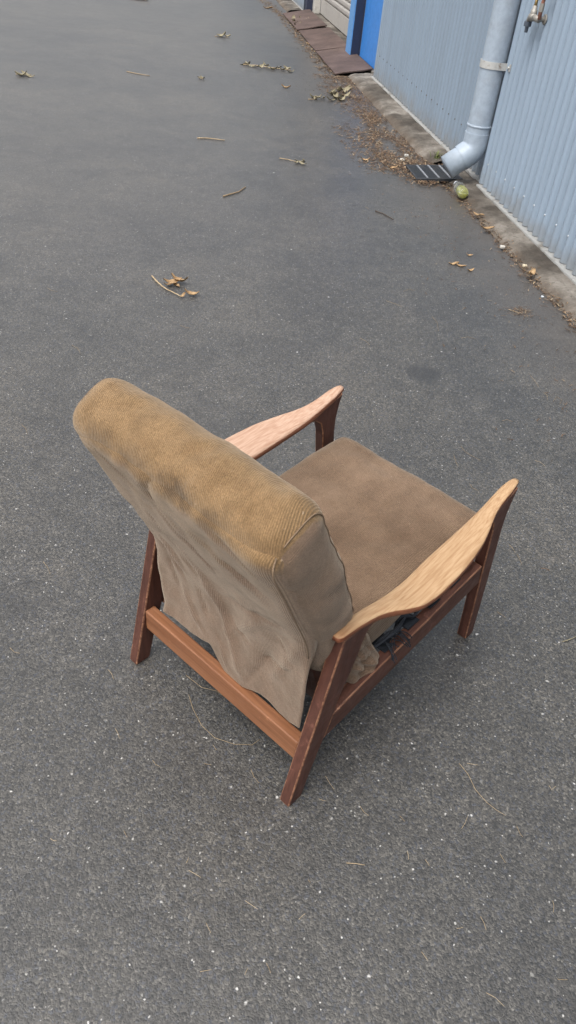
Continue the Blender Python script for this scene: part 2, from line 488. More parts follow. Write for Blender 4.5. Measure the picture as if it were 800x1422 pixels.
# return faces where the cladding stops
mb = MB(); mb.box(2.131, 2.20, 5.166, 5.172, .05, WH); mb.build('edge_trim', CLAD, shed)
mb = MB(); mb.box(2.157, 2.30, 8.744, 8.80, .055, WH); mb.build('edge_trim', CLAD, shed)
def flash(s0, s1, n, z0, seed):
    mb = MB(); ns = int((s1 - s0) / .05)
    pr = [(n + .03, z0 - .001), (n - .013, z0 - .003), (n - .018, z0 - .006), (n - .019, z0 - .022)]
    def fn(a, b):
        s = s0 + (s1 - s0) * b; k = a * 3; i = min(int(k), 2); t = k - i
        return (pr[i][0] * (1 - t) + pr[i + 1][0] * t + .003 * nz(s, seed, 0, 4), s, pr[i][1] * (1 - t) + pr[i + 1][1] * t + .003 * nz(s, seed, 5, 6))
    mb.grid(fn, 6, ns)
    return mb.build('base_flashing', M_WHITE, shed, smooth=True)
flash(-4, 5.15, 2.102, .061, 4); flash(5.18, 8.8, 2.148, .060, 5); flash(13.85, 32, 2.145, .06, 6)
# cladding screws on every other crest
mb = MB()
for row in (.205, 1.25):
    for i in range(0, 56):
        s = 5.16 - .081 * (2 * i + 1) + .0
        s = -4 + .081 * round((s + 4) / .081)
        mb.tube([(2.118 - .015, s, row), (2.118 - .0205, s, row + .0)], [.007, .005], 6)
tag(mb.build('screw', M_SCREW, shed), kind='stuff'); mb = MB()
for i in range(0, 22):
    s = 5.13 + .0805 * (2 * i + 1)
    mb.tube([(2.162 - .012, s, .27), (2.162 - .019, s, .27)], [.007, .005], 6)
tag(mb.build('screw', M_RSCREW, shed), kind='stuff')
# blue door, post, roller door
mb = MB(); mb.box(2.222, 2.27, 8.82, 9.86, .075, WH); mb.build('blue_door', M_BLUE, shed, bevel=.004)
mb = MB(); mb.box(2.125, 2.23, 9.9, 10.16, .072, WH); mb.build('door_post', M_NAVY, shed, bevel=.004)
mb = MB(); mb.box(2.112, 2.1235, 9.902, 10.158, .074, WH); mb.build('post_alley_side', M_LBLUE, shed)  # thin slab on the alley side, brighter blue than the post
mb = MB(); mb.box(2.15, 2.24, 13.60, 13.80, .07, WH); mb.build('door_post', M_NAVY, shed, bevel=.004)
mb = MB(); mb.box(2.245, 2.33, 13.42, 13.62, .07, WH); mb.build('roller_guide', M_CREAM, shed, bevel=.004)
mb = MB(); mb.box(2.235, 2.33, 10.165, 10.25, .07, WH); mb.build('roller_guide', M_CREAM, shed, bevel=.004)
roller = empty('roller_door'); roller.parent = shed
mb = MB(); mb.box(2.336, 2.366, 10.25, 13.42, .08, .27); mb.build('bottom_rail', M_ROLL, roller, bevel=.004)
mbs = MB()
prof = [(2.35, 0), (2.338, .008), (2.332, .025), (2.332, .055), (2.338, .071), (2.35, .0785)]
vs = [(n, 10.25, z) for n, z in prof] + [(n, 13.42, z) for n, z in prof]
k = len(prof)
mbs.add(vs, [(i, i + 1, i + 1 + k, i + k) for i in range(k - 1)] + [tuple(range(k)), tuple(reversed(range(k, 2 * k)))])
sm = mbs.mesh('slat'); fix_normals(sm); sm.materials.append(M_ROLL)
for i in range(40):
    o = bpy.data.objects.new('slat', sm); COL.objects.link(o); o.parent = roller; o.location = (0, 0, .275 + .0805 * i)
mb = MB(); mb.box(2.37, 2.42, 10.2, 13.5, .07, WH); mb.build('backing', M_NAVY, roller)

# ---------------- steel plates bridging the gutter
plabels = ['rusty steel plate below the blue door', 'rusty steel plate between two others before the roller door', 'rusty steel plate at the far end of the roller door, beside a dry clump']
for i, (s0, s1, n0, n1, z0, z1) in enumerate(((9.02, 10.36, 1.79, 2.2, .022, .088), (10.43, 11.93, 1.80, 2.215, .02, .084), (11.99, 13.60, 1.79, 2.2, .024, .10))):
    pl = MB()
    t = .011
    def corner(a, b, zz):
        n = n0 + (n1 - n0) * a; s = s0 + (s1 - s0) * b + (.05 * (a - .5) if i == 0 else .02 * (a - .5))
        return (n, s, z0 + (z1 - z0) * a + zz + .006 * nz(a, b, i, 2.))
    pl.grid(lambda a, b: corner(a, b, 0), 4, 8)
    pl.grid(lambda a, b: corner(a, b, -t), 4, 8)
    nb_ = 5 * 9
    def rim(idx):
        for p, q in zip(idx[:-1], idx[1:]): pl.f.append((p, q, q + nb_, p + nb_))
    rim([j for j in range(5)]); rim([8 * 5 + j for j in range(5)]); rim([j * 5 for j in range(9)]); rim([j * 5 + 4 for j in range(9)])
    me = pl.mesh('steel_plate'); fix_normals(me)
    o = link('steel_plate', me, None, RUST)
    o.rotation_euler = (0, 0, WROT)
    tag(o, plabels[i], 'metal plate', 'steel plates bridging the gutter')

# ---------------- downpipe
PN, PS, PR = 2.045, 5.235, .079
dp = tag(empty('downpipe', wp(PN, PS, 0), WROT), 'fat grey plastic downpipe with bent outlet strapped to the corrugated wall', 'downpipe')
mb = MB(); mb.tube([(0, 0, .335), (0, 0, WH)], PR, 40, caps=False); mb.build('pipe', M_PIPE, dp, smooth=True)
el = MB()
pts = [(0, 0, .36), (0, 0, .335), (0, 0, .30)] + [(-.07 * (1 - math.cos(t)) * 1.2, -.004 * t, .30 - .085 * math.sin(t)) for t in (R(12), R(24), R(36), R(47), R(58))]
last = Vector(pts[-1]); dd = Vector((-.80, -.02, -.60)).normalized()
pts += [tuple(last + dd * x) for x in (.03, .055)]
el.tube(pts, PR + .005, 40, caps=False)
el.tube([(0, 0, .36), (0, 0, .3601)], [PR + .005, PR - .004], 40, caps=False)
el.build('elbow', M_PIPE, dp, smooth=True)
o1 = last + dd * .04
ou = MB(); ou.tube([o1, o1 + dd * .12, o1 + dd * .1201, o1 + dd * .02], [PR + .0005, PR + .0005, PR - .006, PR - .006], 40, caps=False)
ou.build('outlet', M_PIPE, dp, smooth=True)
mb = MB(); mb.tube([(0, 0, .395), (0, 0, .40), (0, 0, .41), (0, 0, .4101)], [PR + .0008, PR + .0042, PR + .0042, PR], 40, caps=False); mb.build('collar', M_PIPE, dp, smooth=True)
br = MB()
for a0 in range(32):
    t0, t1 = R(-100 + a0 * 200 / 32) + math.pi, R(-100 + (a0 + 1) * 200 / 32) + math.pi
    q = []
    for t in (t0, t1):
        for rr in (PR + .001, PR + .005):
            for z in (.735, .775): q.append((rr * math.cos(t), rr * math.sin(t), z))
    br.add(q, [(2, 3, 7, 6), (0, 4, 5, 1), (0, 2, 6, 4), (1, 5, 7, 3)])
br.box(.0, .075, -PR - .009, -PR - .003, .735, .775); br.box(.0, .105, PR + .003, PR + .009, .735, .775)
br.box(.066, .072, -PR - .04, -PR - .003, .735, .775)
br.tube([(.064, -PR - .025, .755), (.056, -PR - .025, .755)], .008, 6)
br.build('strap', M_GALV, dp)

# ---------------- tap
tp = tag(empty('garden_tap', wp(2.10, 4.775, 0), WROT), 'old brass tap with black hose fitting on the corrugated wall', 'tap')
zc = 1.055
mb = MB()
mb.tube([(.0, -.02, zc), (-.006, -.02, zc), (-.008, -.02, zc)], [.026, .026, .02], 16)
mb.tube([(.01, -.02, zc), (-.05, -.018, zc)], .0125, 12)
mb.tube([(-.045, -.04, zc), (-.045, .03, zc)], [.017, .017], 12)
mb.tube([(-.045, .03, zc), (-.046, .05, zc + .002), (-.046, .075, zc), (-.046, .092, zc - .014), (-.046, .098, zc - .03)], [.016, .024, .018, .015, .014], 14)
mb.tube([(-.046, .052, zc), (-.046, .052, zc + .035), (-.046, .052, zc + .036), (-.046, .052, zc + .055)], [.02, .018, .014, .013], 12)
mb.build('body', M_TAPGREY, tp, smooth=True)
mb = MB(); mb.tube([(-.046, .052, zc + .055), (-.046, .052, zc + .09)], [.009, .008], 10); mb.build('spindle', M_BRASS, tp, smooth=True)
mb = MB()
mb.tube([(-.046, .018, zc + .092), (-.046, .03, zc + .092), (-.046, .052, zc + .093), (-.046, .074, zc + .092), (-.046, .086, zc + .092)], [.009, .006, .010, .006, .009], 10)
mb.tube([(-.076, .052, zc + .092), (-.066, .052, zc + .092), (-.026, .052, zc + .092), (-.016, .052, zc + .092)], [.008, .0055, .0055, .008], 10)
mb.build('handle', M_BRASS, tp, smooth=True)
mb = MB(); mb.tube([(-.046, .098, zc - .026), (-.046, .098, zc - .05), (-.046, .098, zc - .051), (-.046, .098, zc - .08)], [.022, .021, .011, .0095], 12); mb.build('hose_fitting', M_DKPL, tp)
mb = MB(); mb.tube([(-.045, -.035, zc), (-.045, -.037, zc + .05), (-.045, -.037, zc + .085), (-.044, -.045, zc + .105), (-.04, -.065, zc + .118), (-.02, -.08, zc + .12), (.012, -.085, zc + .12)], [.012, .010, .010, .010, .010, .010, .010], 10); mb.build('supply_pipe', M_COPPER, tp, smooth=True)
mb = MB(); mb.tube([(-.045, -.0365, zc + .035), (-.045, -.037, zc + .075)], [.0145, .0145], 8); mb.build('coupling', M_TAPGREY, tp)

# ---------------- drain grate
gr = tag(empty('drain_grate', wp(1.885, 5.50, 0), WROT + R(-2)), 'black plastic drain grate lying askew under the downpipe outlet', 'drain grate')
gr.rotation_euler = (R(-1.5), R(-3), WROT + R(-2))
gw, gl, gz = .165, .185, .03
mb = MB()
mb.box(-gw, gw, -gl, -gl + .016, gz - .022, gz); mb.box(-gw, gw, gl - .016, gl, gz - .022, gz)
mb.box(-gw, -gw + .012, -gl + .0165, gl - .0165, gz - .022, gz); mb.box(gw - .012, gw, -gl + .0165, gl - .0165, gz - .022, gz)
mb.build('frame', M_BLKPL, gr, bevel=.002)
bar = MB(); bar.box(-.006, .006, -gl + .017, gl - .017, gz - .016, gz + .003); bme = bar.mesh('bar'); bme.materials.append(m_paint('scuffed_bar', (.20, .21, .23), .5, .4, (.08, .08, .08), 30))
for i in range(3):
    o = bpy.data.objects.new('bar', bme); COL.objects.link(o); o.parent = gr; o.location = (-gw + 2 * gw * (i + 1) / 4, 0, 0)
mb = MB()
for j in range(25):
    y = -gl + .022 + j * (2 * gl - .044) / 24
    mb.box(-gw + .0125, gw - .0125, y - .0038, y + .0038, gz - .014, gz - .0015)
tag(mb.build('rib', M_BLKPL, gr), kind='stuff')
mb = MB(); mb.box(-gw + .013, gw - .013, -gl + .017, gl - .017, gz - .024, gz - .020); mb.build('pit_shade_sheet', M_SHADOW, gr)  # flat dark sheet standing in for the shade below the ribs

# ---------------- bottle
b0, b1 = wp(1.945, 5.17, .05), wp(1.925, 4.93, .052)
bt = tag(empty('plastic_bottle', b0), 'clear plastic bottle with yellow green liquid lying beside the drain grate', 'bottle')
ax = (b1 - b0); bl = ax.length
bt.rotation_euler = ax.to_track_quat('Z', 'X').to_euler()
def rev(prof, k=28, cap=True):
    mb = MB(); mb.tube([(0, 0, z) for z, r in prof], [r for z, r in prof], k, caps=cap); return mb
mp = Mat('clear_pet', .08, .5); mp.b.inputs['Transmission Weight'].default_value = .96; mp.b.inputs['IOR'].default_value = 1.35
mp.out(mp.ramp(mp.noise(12, 3, .6), [(.3, (.86, .92, .90)), (.7, (.93, .96, .95))]), mp.bump(mp.noise(25, 3, .5), .3, .004))
ml = Mat('yellow_green_liquid', .12, .5); ml.b.inputs['Transmission Weight'].default_value = .5
ml.out(ml.ramp(ml.noise(20, 2, .5), [(.3, (.46, .46, .08)), (.7, (.62, .60, .14))]))
shell = [(.014, .013), (.03, .0135), (.045, .018), (.075, .032), (.09, .0355), (.105, .0335), (.12, .0355), (.145, .0355), (.155, .0335), (.17, .0355), (.21, .0355), (.228, .034), (bl, .026)]
rev(shell).build('bottle_body', mp.m, bt, smooth=True)
rev([(0, .0145), (.0005, .0155), (.0135, .0155), (.0138, .013)], 20).build('cap', M_CAP, bt)
rev([(.0145, .0155), (.0185, .0155)], 20).build('neck_ring', M_NAVY, bt)
# liquid pooled low: half-filled body (cut across by its level)
lq = MB(); K = 20; prof = [(.115, .006), (.13, .020), (.155, .0315), (.17, .0335), (.21, .0338), (.226, .032), (bl - .002, .024)]
inv = bt.rotation_euler.to_matrix().inverted()
upl = (inv @ Vector((0, 0, 1))); upl = Vector((upl.x, upl.y, 0)).normalized()
sdl = Vector((0, 0, 1)).cross(upl)
vs = []
for z, r_ in prof:
    for j in range(K):
        w = 2 * math.pi * j / K
        y = min(r_ * math.sin(w), .004)
        v = upl * y + sdl * r_ * math.cos(w) + Vector((0, 0, z)); vs.append(v)
fs = [(i * K + j, i * K + (j + 1) % K, (i + 1) * K + (j + 1) % K, (i + 1) * K + j) for i in range(len(prof) - 1) for j in range(K)] + [tuple(reversed(range(K))), tuple(range((len(prof) - 1) * K, len(prof) * K))]
lq.add(vs, fs); lq.build('liquid', ml.m, bt, smooth=True)

# ================================================================== the armchair
ch = tag(empty('armchair', CORG, CROT), 'worn low armchair with brown corduroy cushions and bare timber arms on asphalt', 'armchair')
UO, UI = .272, .2445
rear_poly = [(.008, 0), (.05, 0), (.070, .085), (.094, .165), (.112, .235), (.124, .283), (.142, .332), (.158, .38), (.166, .415), (.178, .442), (.205, .456), (.225, .462), (.10, .466), (.098, .455)]
front_poly = [(.698, 0), (.735, 0), (.721, .12), (.708, .226), (.694, .33), (.684, .40), (.682, .445), (.688, .485), (.697, .515), (.64, .496), (.57, .474), (.60, .468), (.622, .452), (.634, .42), (.648, .33), (.663, .235), (.682, .12)]
rail_poly = [(.096, .160), (.30, .187), (.663, .235), (.648, .302), (.40, .266), (.20, .243), (.114, .226)]
def ipl(tab, v):
    for (a, x), (b, y) in zip(tab[:-1], tab[1:]):
        if v <= b: return x + (y - x) * ss(0, 1, (v - a) / (b - a)) if v >= a else x
    return tab[-1][1]
outer = [(.085, .275), (.15, .275), (.205, .281), (.24, .300), (.275, .318), (.33, .324), (.40, .322), (.46, .316), (.52, .305), (.565, .290), (.605, .277), (.65, .273), (.70, .272)]
inner = [(.085, .242), (.25, .245), (.32, .245), (.40, .242), (.70, .243)]
zin = [(.085, .482), (.18, .471), (.25, .459), (.31, .456), (.38, .465), (.46, .474), (.55, .485), (.60, .496), (.65, .512), (.70, .528)]
zout = [(.085, .488), (.20, .474), (.30, .470), (.40, .476), (.50, .485), (.58, .499), (.65, .517), (.70, .531)]
def lin(tab, v):
    xs = [a for a, _ in tab]; ys = [b for _, b in tab]
    return float(np.interp(v, xs, ys))
def sm_lin(tab, v, r_=.018):
    return sum(lin(tab, v + d * r_) * w for d, w in ((-1, .2), (-.5, .2), (0, .2), (.5, .2), (1, .2)))
def arm_mesh(sg):
    rows = 72; K = 20; mb = MB(); vs = []
    for i in range(rows + 1):
        v = .082 + (.705 - .082) * i / rows
        uo, ui = sm_lin(outer, v) + (.010 * ss(.22, .32, v) * ss(.58, .45, v) if sg < 0 else 0), sm_lin(inner, v); zi, zo = sm_lin(zin, v), sm_lin(zout, v)
        th = .0165 + .0045 * ss(.12, .25, v) - .005 * ss(.55, .7, v)
        endr = min(1, math.sqrt(max(.3, (i + .6) / 1.6)), math.sqrt(max(.02, (rows - i + .35) / 5)))
        cu, hw = (uo + ui) / 2, (uo - ui) / 2 * (.35 + .65 * endr)
        for j in range(K):
            w = 2 * math.pi * j / K
            c, s_ = math.cos(w), math.sin(w)
            x = math.copysign(abs(c) ** .36, c); y = math.copysign(abs(s_) ** .42, s_)
            u = cu + hw * x
            f = (u - ui) / (uo - ui)
            zt = zi + (zo - zi) * f + .002 * (1 - x * x)
            vs.append((sg * u, v, zt - th / 2 + y * th / 2 * (.5 + .5 * endr)))
    fs = [(i * K + j, i * K + (j + 1) % K, (i + 1) * K + (j + 1) % K, (i + 1) * K + j) for i in range(rows) for j in range(K)] + [tuple(range(K)), tuple(range(rows * K, (rows + 1) * K))]
    mb.add(vs, fs); me = mb.mesh('armrest'); fix_normals(me); return me
for sg in (1, -1):
    prism(rear_poly, sg * UI, sg * UO).build('rear_leg', WOODL, ch, bevel=.0032, seg=2, worn=WOODE)
    prism(front_poly, sg * UI, sg * UO).build('front_leg', WOODL, ch, bevel=.0026, seg=2, worn=WOODE)
    prism(rail_poly, sg * (UI - .003), sg * (UO - .0025)).build('side_rail', WOODR, ch, bevel=.0032, seg=2, worn=WOODE)
    o = link('armrest', arm_mesh(sg), ch, ARM_R if sg > 0 else ARM_L, True)
    o['label'] = 'right armrest of bare honey coloured timber' if sg > 0 else 'left armrest of bare pinkish timber'
mb = MB(); mb.box(-UI, UI, .043, .070, .112, .172); o = mb.build('back_rail', WOODB, ch, bevel=.003, seg=2); o['label'] = 'orange brown worn rear stretcher'
mb = MB(); mb.box(-UI, UI, .145, .17, .175, .232); mb.build('seat_rail', WOODR, ch, bevel=.003)
mb = MB(); mb.box(-UI, UI, .60, .628, .235, .285); mb.build('seat_rail', WOODR, ch, bevel=.003)
for zb, vb in ((.40, .112), (.60, .012), (.70, -.035)):
    mb = MB(); mb.box(-.2, .2, vb - .008, vb + .008, zb - .022, zb + .022); mb.build('back_slat', WOODR, ch, bevel=.003)
for sg in (1, -1):
    prism([(.150, .19), (.176, .19), (-.012, .72), (-.042, .72)], sg * .19, sg * .213).build('back_upright', WOODR, ch, bevel=.003)

# --- cushions
def rounded_box(h, r_, N=28):
    """cube-mapped rounded box; returns verts, faces"""
    ts = [math.sin(math.pi / 2 * (2 * i / N - 1)) * .35 + (2 * i / N - 1) * .65 for i in range(N + 1)]
    idx = {}; vs = []; fs = []
    def vid(p):
        key = tuple(round(c, 5) for c in p)
        if key not in idx:
            q = [c * hh for c, hh in zip(p, h)]
            inn = [max(-(hh - r_), min(hh - r_, c)) for c, hh in zip(q, h)]
            d = Vector([a - b for a, b in zip(q, inn)])
            d = d.normalized() * r_ if d.length > 1e-9 else d
            idx[key] = len(vs); vs.append(Vector(inn) + d)
        return idx[key]
    for ax in range(3):
        for sg in (-1, 1):
            for i in range(N):
                for j in range(N):
                    q = []
                    for a, b in ((i, j), (i + 1, j), (i + 1, j + 1), (i, j + 1)):
                        p = [0, 0, 0]; p[ax] = sg; p[(ax + 1) % 3] = ts[a]; p[(ax + 2) % 3] = ts[b]; q.append(vid(p))
                    fs.append(tuple(q) if sg > 0 else tuple(reversed(q)))
    return vs, fs
def crease(x, y, x0, y0, x1, y1, w, d):
    """a soft fold along a segment"""
    vx, vy = x1 - x0, y1 - y0; L2 = vx * vx + vy * vy
    t = ((x - x0) * vx + (y - y0) * vy) / L2
    tc = min(1, max(0, t))
    dx, dy = x - (x0 + vx * tc), y - (y0 + vy * tc)
    q = (dx * dx + dy * dy) / (w * w)
    return d * math.exp(-q) * (math.sin(math.pi * min(1, max(0, t))) * .7 + .3)

# seat
H = (.228, .238, .054)
vs, fs = rounded_box(H, .030, 36)
tilt = R(5.0); sc = Vector((0, .466, .335))
out = []; wale = []
for p in vs:
    x, y, z = p
    kx, ky = x / H[0], y / H[1]
    puff = (1 - kx ** 4) * (1 - ky ** 4)
    zz = z + (.010 * puff if z > 0 else -.004 * puff)
    if z > 0:
        zz += .004 * nz(x, y, 1, 9) + .0022 * nz(x, y, 2, 26)
        zz += crease(x, y, -.19, .20, .05, .17, .018, -.003) + crease(x, y, -.10, .05, .16, -.02, .014, -.0028) + crease(x, y, .02, -.1, .19, .04, .012, -.0028) + crease(x, y, .1, -.02, .2, .1, .012, -.0025) + crease(x, y, -.2, .1, -.2, -.2, .012, -.004) + crease(x, y, -.15, -.16, .1, -.12, .015, -.003)
    xx = x + .006 * nz(y, z, 7, 12) + (.004 * (1 - ky * ky) * (1 if x > 0 else -1)) * (abs(kx) > .8)
    yy = y + .004 * nz(x, z, 9, 10)
    c, s_ = math.cos(tilt), math.sin(tilt)
    out.append((sc.x + xx, sc.y + yy * c - zz * s_, sc.z + yy * s_ + zz * c)); wale.append(x * .93 + z * .6)
mb = MB(); mb.add(out, fs); me = mb.mesh('seat_cushion')
set_attr(me, 'wale', wale); set_attr(me, 'fade', [.16 + .22 * nz(v[0], v[1] * .6, 0, 5) for v in out]); set_attr(me, 'pale', [.25] * len(out))
seat = link('seat_cushion', me, ch, CORD_S, True)
seat['label'] = 'flat brown corduroy seat cushion'
# piping round the top edge of the seat
def seat_pt(x, y, z):
    c, s_ = math.cos(tilt), math.sin(tilt)
    return (sc.x + x, sc.y + y * c - z * s_, sc.z + y * s_ + z * c)
loop = []
hx, hy, rr = H[0] - .002, H[1] - .003, .03
for (cx, cy, a0) in ((hx - rr, hy - rr, 0), (-hx + rr, hy - rr, 90), (-hx + rr, -hy + rr, 180), (hx - rr, -hy + rr, 270)):
    for k in range(7):
        w = R(a0 + 90 * k / 6); loop.append((cx + rr * math.cos(w), cy + rr * math.sin(w)))
fine = []
for (x0, y0), (x1, y1) in zip(loop, loop[1:] + loop[:1]):
    L = math.hypot(x1 - x0, y1 - y0); n_ = max(1, int(L / .02))
    fine += [(x0 + (x1 - x0) * i / n_, y0 + (y1 - y0) * i / n_) for i in range(n_)]
fine.append(fine[0])
mb = MB(); mb.tube([seat_pt(x + .006 * nz(y, .03, 7, 12), y + .004 * nz(x, .03, 9, 10), .0315 + .003 * nz(x, y, 4, 15)) for x, y in fine], .0022, 6, caps=False)
mb.build('piping', M_STITCH, seat, smooth=True)

# back cushion
bot, top = Vector((-.004, .166, .340)), Vector((-.004, -.043, .795))
dv = (top - bot); BL = dv.length; dv.normalize()
fv = Vector((0, dv.z, -dv.y))                        # the cushion's front direction
bc = (bot + top) / 2
H2 = (.254, .065, BL / 2 + .014)
vs, fs = rounded_box(H2, .038, 44)
def back_def(p):
    x, y, z = p
    kx, kz = x / H2[0], z / H2[2]
    ed = (1 - kx ** 4) * (1 - abs(kz) ** 4)
    yy = y + (.012 * ed if y > 0 else -.004 * ed) + .005 * nz(x, z, 3, 8) + .003 * nz(x, z, 6, 22)
    ztop = ss(.6, 1., kz)
    zz = z + ztop * (.006 * nz(x, y, 5, 7) + .004 * nz(x, y, 8, 20))
    zz += ztop * (crease(x, y, -.02, -.06, .06, .06, .012, -.005) + crease(x, y, .14, .07, .22, .02, .010, -.006) + crease(x, y, -.13, .07, -.05, .0, .012, -.003) + crease(x, y, .02, -.06, .05, -.02, .012, -.006) + crease(x, y, -.2, -.03, -.1, .05, .014, -.003))
    zz -= ss(.80, 1., abs(kx)) * ztop * (.016 if kx > 0 else .010) + ztop * .018 * (y / H2[1]) ** 2
    xx = x + .005 * nz(y, z, 1, 11) - (.012 * ss(-.4, -1, kx)) * ztop
    if abs(kx) > .9: xx += (1 - ztop) * math.copysign(1, kx) * (.004 * nz(y, z, 4, 14) + crease(y, z, -.03, .08, .05, .02, .008, -.006) + crease(y, z, -.02, -.02, .06, -.05, .008, -.006) + crease(y, z, -.05, .03, .0, -.06, .008, -.005) + crease(y, z, .0, -.08, .06, -.11, .007, -.006))
    xx += math.copysign(1, kx) * .016 * ss(.86, 1., abs(kx)) * (1 - (y / H2[1]) ** 2) * (1 - min(1, abs(kz + .05)) ** 2)
    if y > .02 and abs(kx) > .8:          # puckers along the front edge seam
        yy += (1 - ztop) * .004 * nz(z, 1, 5, 26)
    xx *= 1 - .035 * ss(-.1, -.6, kz)      # lower corners pinched in between the side frames
    return bc + Vector((1, 0, 0)) * xx + fv * yy + dv * zz
out = []; wale = []; fade = []; pale = []
for p in vs:
    x, y, z = p
    kx, kz = x / H2[0], z / H2[2]
    P = back_def(p)
    out.append(tuple(P))
    side = ss(.955, .995, abs(kx))
    wale.append((x * .92 + y * .3) * (1 - side) + side * (z + .3 * x))
    back = ss(-.2, -.9, y / H2[1])
    fade.append(1.0 * ss(.70, .765, P.z - .10 * side) * (1 - .35 * back) + .22 * (1 - side) - .02 + .1 * side)
    pale.append(.62 if y < 0 and side < .5 else .46)
mb = MB(); mb.add(out, fs); me = mb.mesh('back_cushion')
set_attr(me, 'wale', wale); set_attr(me, 'fade', fade); set_attr(me, 'pale', pale)
back = link('back_cushion', me, ch, CORD_B, True)
back['label'] = 'reclined brown corduroy back cushion faded golden along its top'

for sg in (1, -1):
    q_ = .038 * .29; cy, cz, cx = H2[1] - q_, H2[2] - q_, H2[0] - q_ + .0005
    path = []
    n_ = 60
    for i in range(n_): path.append((cx * sg, cy, -cz * .55 + (cz * 1.55 - .02) * i / n_))
    for i in range(6): w = math.pi / 2 * i / 5; path.append((cx * sg, cy - .02 + .02 * math.cos(w), cz - .02 + .02 * math.sin(w)))
    for i in range(1, 14): path.append((cx * sg, cy - .02 - (2 * cy - .04) * i / 14, cz))
    mb = MB(); mb.tube([back_def(p) for p in path], .0014, 6); mb.build('panel_seam', M_STITCH, back, smooth=True)
# cover flap: runs down the cushion's back and hangs free to the rear stretcher
BLV = lambda z: .003 - .459 * (z - .541) + .003
left = [(-.240, BLV(.762) + .024, .762), (-.254, BLV(.732), .732), (-.253, BLV(.645), .645), (-.246, BLV(.555), .555), (-.236, BLV(.47) + .004, .47), (-.226, .070, .38), (-.216, .080, .29), (-.206, .077, .22), (-.203, .072, .183)]
right = [(.240, BLV(.762) + .024, .762), (.250, BLV(.742), .742), (.250, BLV(.672), .672), (.249, BLV(.585), .585), (.246, BLV(.50), .50), (.242, .044, .435), (.240, .056, .36), (.238, .060, .29), (.236, .062, .222)]
bpx = [(224, 846), (240, 857), (258, 870), (278, 882), (294, 892), (303, 910), (315, 930), (340, 951), (364, 961), (378, 974), (392, 988), (406, 998), (420, 1004)]
bedge = [on_v(x, y, .066) for x, y in bpx]
bu = [q[0] for q in bedge]; bz = [q[1] for q in bedge]
def rail_pt(tab, b):
    k = b * (len(tab) - 1); i = min(int(k), len(tab) - 2); t = k - i
    p0, p1, p2, p3 = (Vector(tab[max(0, min(len(tab) - 1, j))]) for j in (i - 1, i, i + 1, i + 2))
    return .5 * ((2 * p1) + (p2 - p0) * t + (2 * p0 - 5 * p1 + 4 * p2 - p3) * t * t + (3 * p1 - p0 - 3 * p2 + p3) * t ** 3)
FN = (60, 90)
flap_f, flap_p, flap_w = [], [], []
def flap_pt(a, b):
    L_, R_ = rail_pt(left, b), rail_pt(right, b)
    p = L_.lerp(R_, a)
    # ragged hanging hem
    hem = float(np.interp(p.x, bu, bz))
    lo = ss(.55, 1, b)
    lin_z = L_.z + (R_.z - L_.z) * a
    p.z += lo * (hem - (left[-1][2] + (right[-1][2] - left[-1][2]) * a))
    hang = ss(.42, .75, b)
    d = .004 * math.sin(math.pi * a) * (1 - hang)
    d += hang * (.006 * math.sin(a * 17 + 1.2 + b * 2) + .010 * nz(a * 2.2, b * 1.5, 2, 2.2))
    d += .006 * nz(a, b, 4, 6) + .0035 * nz(a, b, 5, 14)
    for c in ((.06, .50, .22, .66, .018, -.014), (.10, .46, .27, .62, .018, .009), (.30, .40, .62, .95, .022, .012), (.24, .38, .42, .60, .014, -.008),
              (.45, .80, .80, .55, .02, .008), (.5, .62, .93, .48, .016, -.007), (.78, .86, .98, .55, .02, .010), (.62, .98, .80, .70, .018, -.008),
              (.34, .12, .52, .30, .016, -.007), (.52, .20, .85, .36, .018, .008), (.12, .10, .30, .24, .014, -.006), (.70, .10, .95, .22, .014, -.006),
              (.38, .25, .60, .45, .014, -.008), (.46, .05, .40, .22, .014, -.007), (.18, .72, .34, .95, .018, .01),
              (.28, .52, .40, .58, .007, -.006), (.33, .66, .36, .80, .007, -.006), (.52, .70, .66, .74, .007, -.006), (.60, .60, .72, .50, .007, -.005), (.10, .58, .14, .74, .008, -.007), (.70, .80, .90, .74, .008, -.006), (.44, .86, .52, .96, .008, .006), (.82, .62, .92, .70, .007, -.006), (.22, .30, .34, .44, .008, -.006), (.48, .38, .70, .44, .008, -.005), (.64, .26, .90, .33, .008, -.005)):
        d += crease(a, b, *c)
    d *= .86 * ss(0, .06, b) * (1 - .5 * ss(.8, 1., b)) * (1 - (1 - hang) * (1 - ss(0, .1, min(a, 1 - a))))
    p += Vector((0, -1, -.25)) * d * 1.0
    ed_ = min(a, 1 - a) * .5
    if ed_ < .038: p.y += (1 - hang) * (.038 - math.sqrt(max(0, .038 ** 2 - (.038 - ed_) ** 2)))
    p += Vector((0, -.0055, 0))
    return p
mb = MB(); mb.grid(flap_pt, *FN)
me = mb.mesh('cover_flap')
aa = [(i / FN[0], j / FN[1]) for j in range(FN[1] + 1) for i in range(FN[0] + 1)]
set_attr(me, 'wale', [v[0] for v in mb.v])
set_attr(me, 'fade', [.45 * ss(.16, .02, b + .05 * nz(a, b, 3, 5)) + .40 * ss(.62, .10, b + .10 * nz(a, b, 6, 3)) + .10 for a, b in aa])
set_attr(me, 'pale', [.85] * len(aa))
flap = link('cover_flap', me, back, CORD_B, True)
md = flap.modifiers.new('thick', 'SOLIDIFY'); md.thickness = .0035; md.offset = -1
# seams
mb = MB(); mb.tube([Vector(rail_pt(right, i / 40)) + Vector((.002, -.007, 0)) for i in range(0, 25)], .0014, 6); mb.build('side_seam', M_STITCH, back, smooth=True)
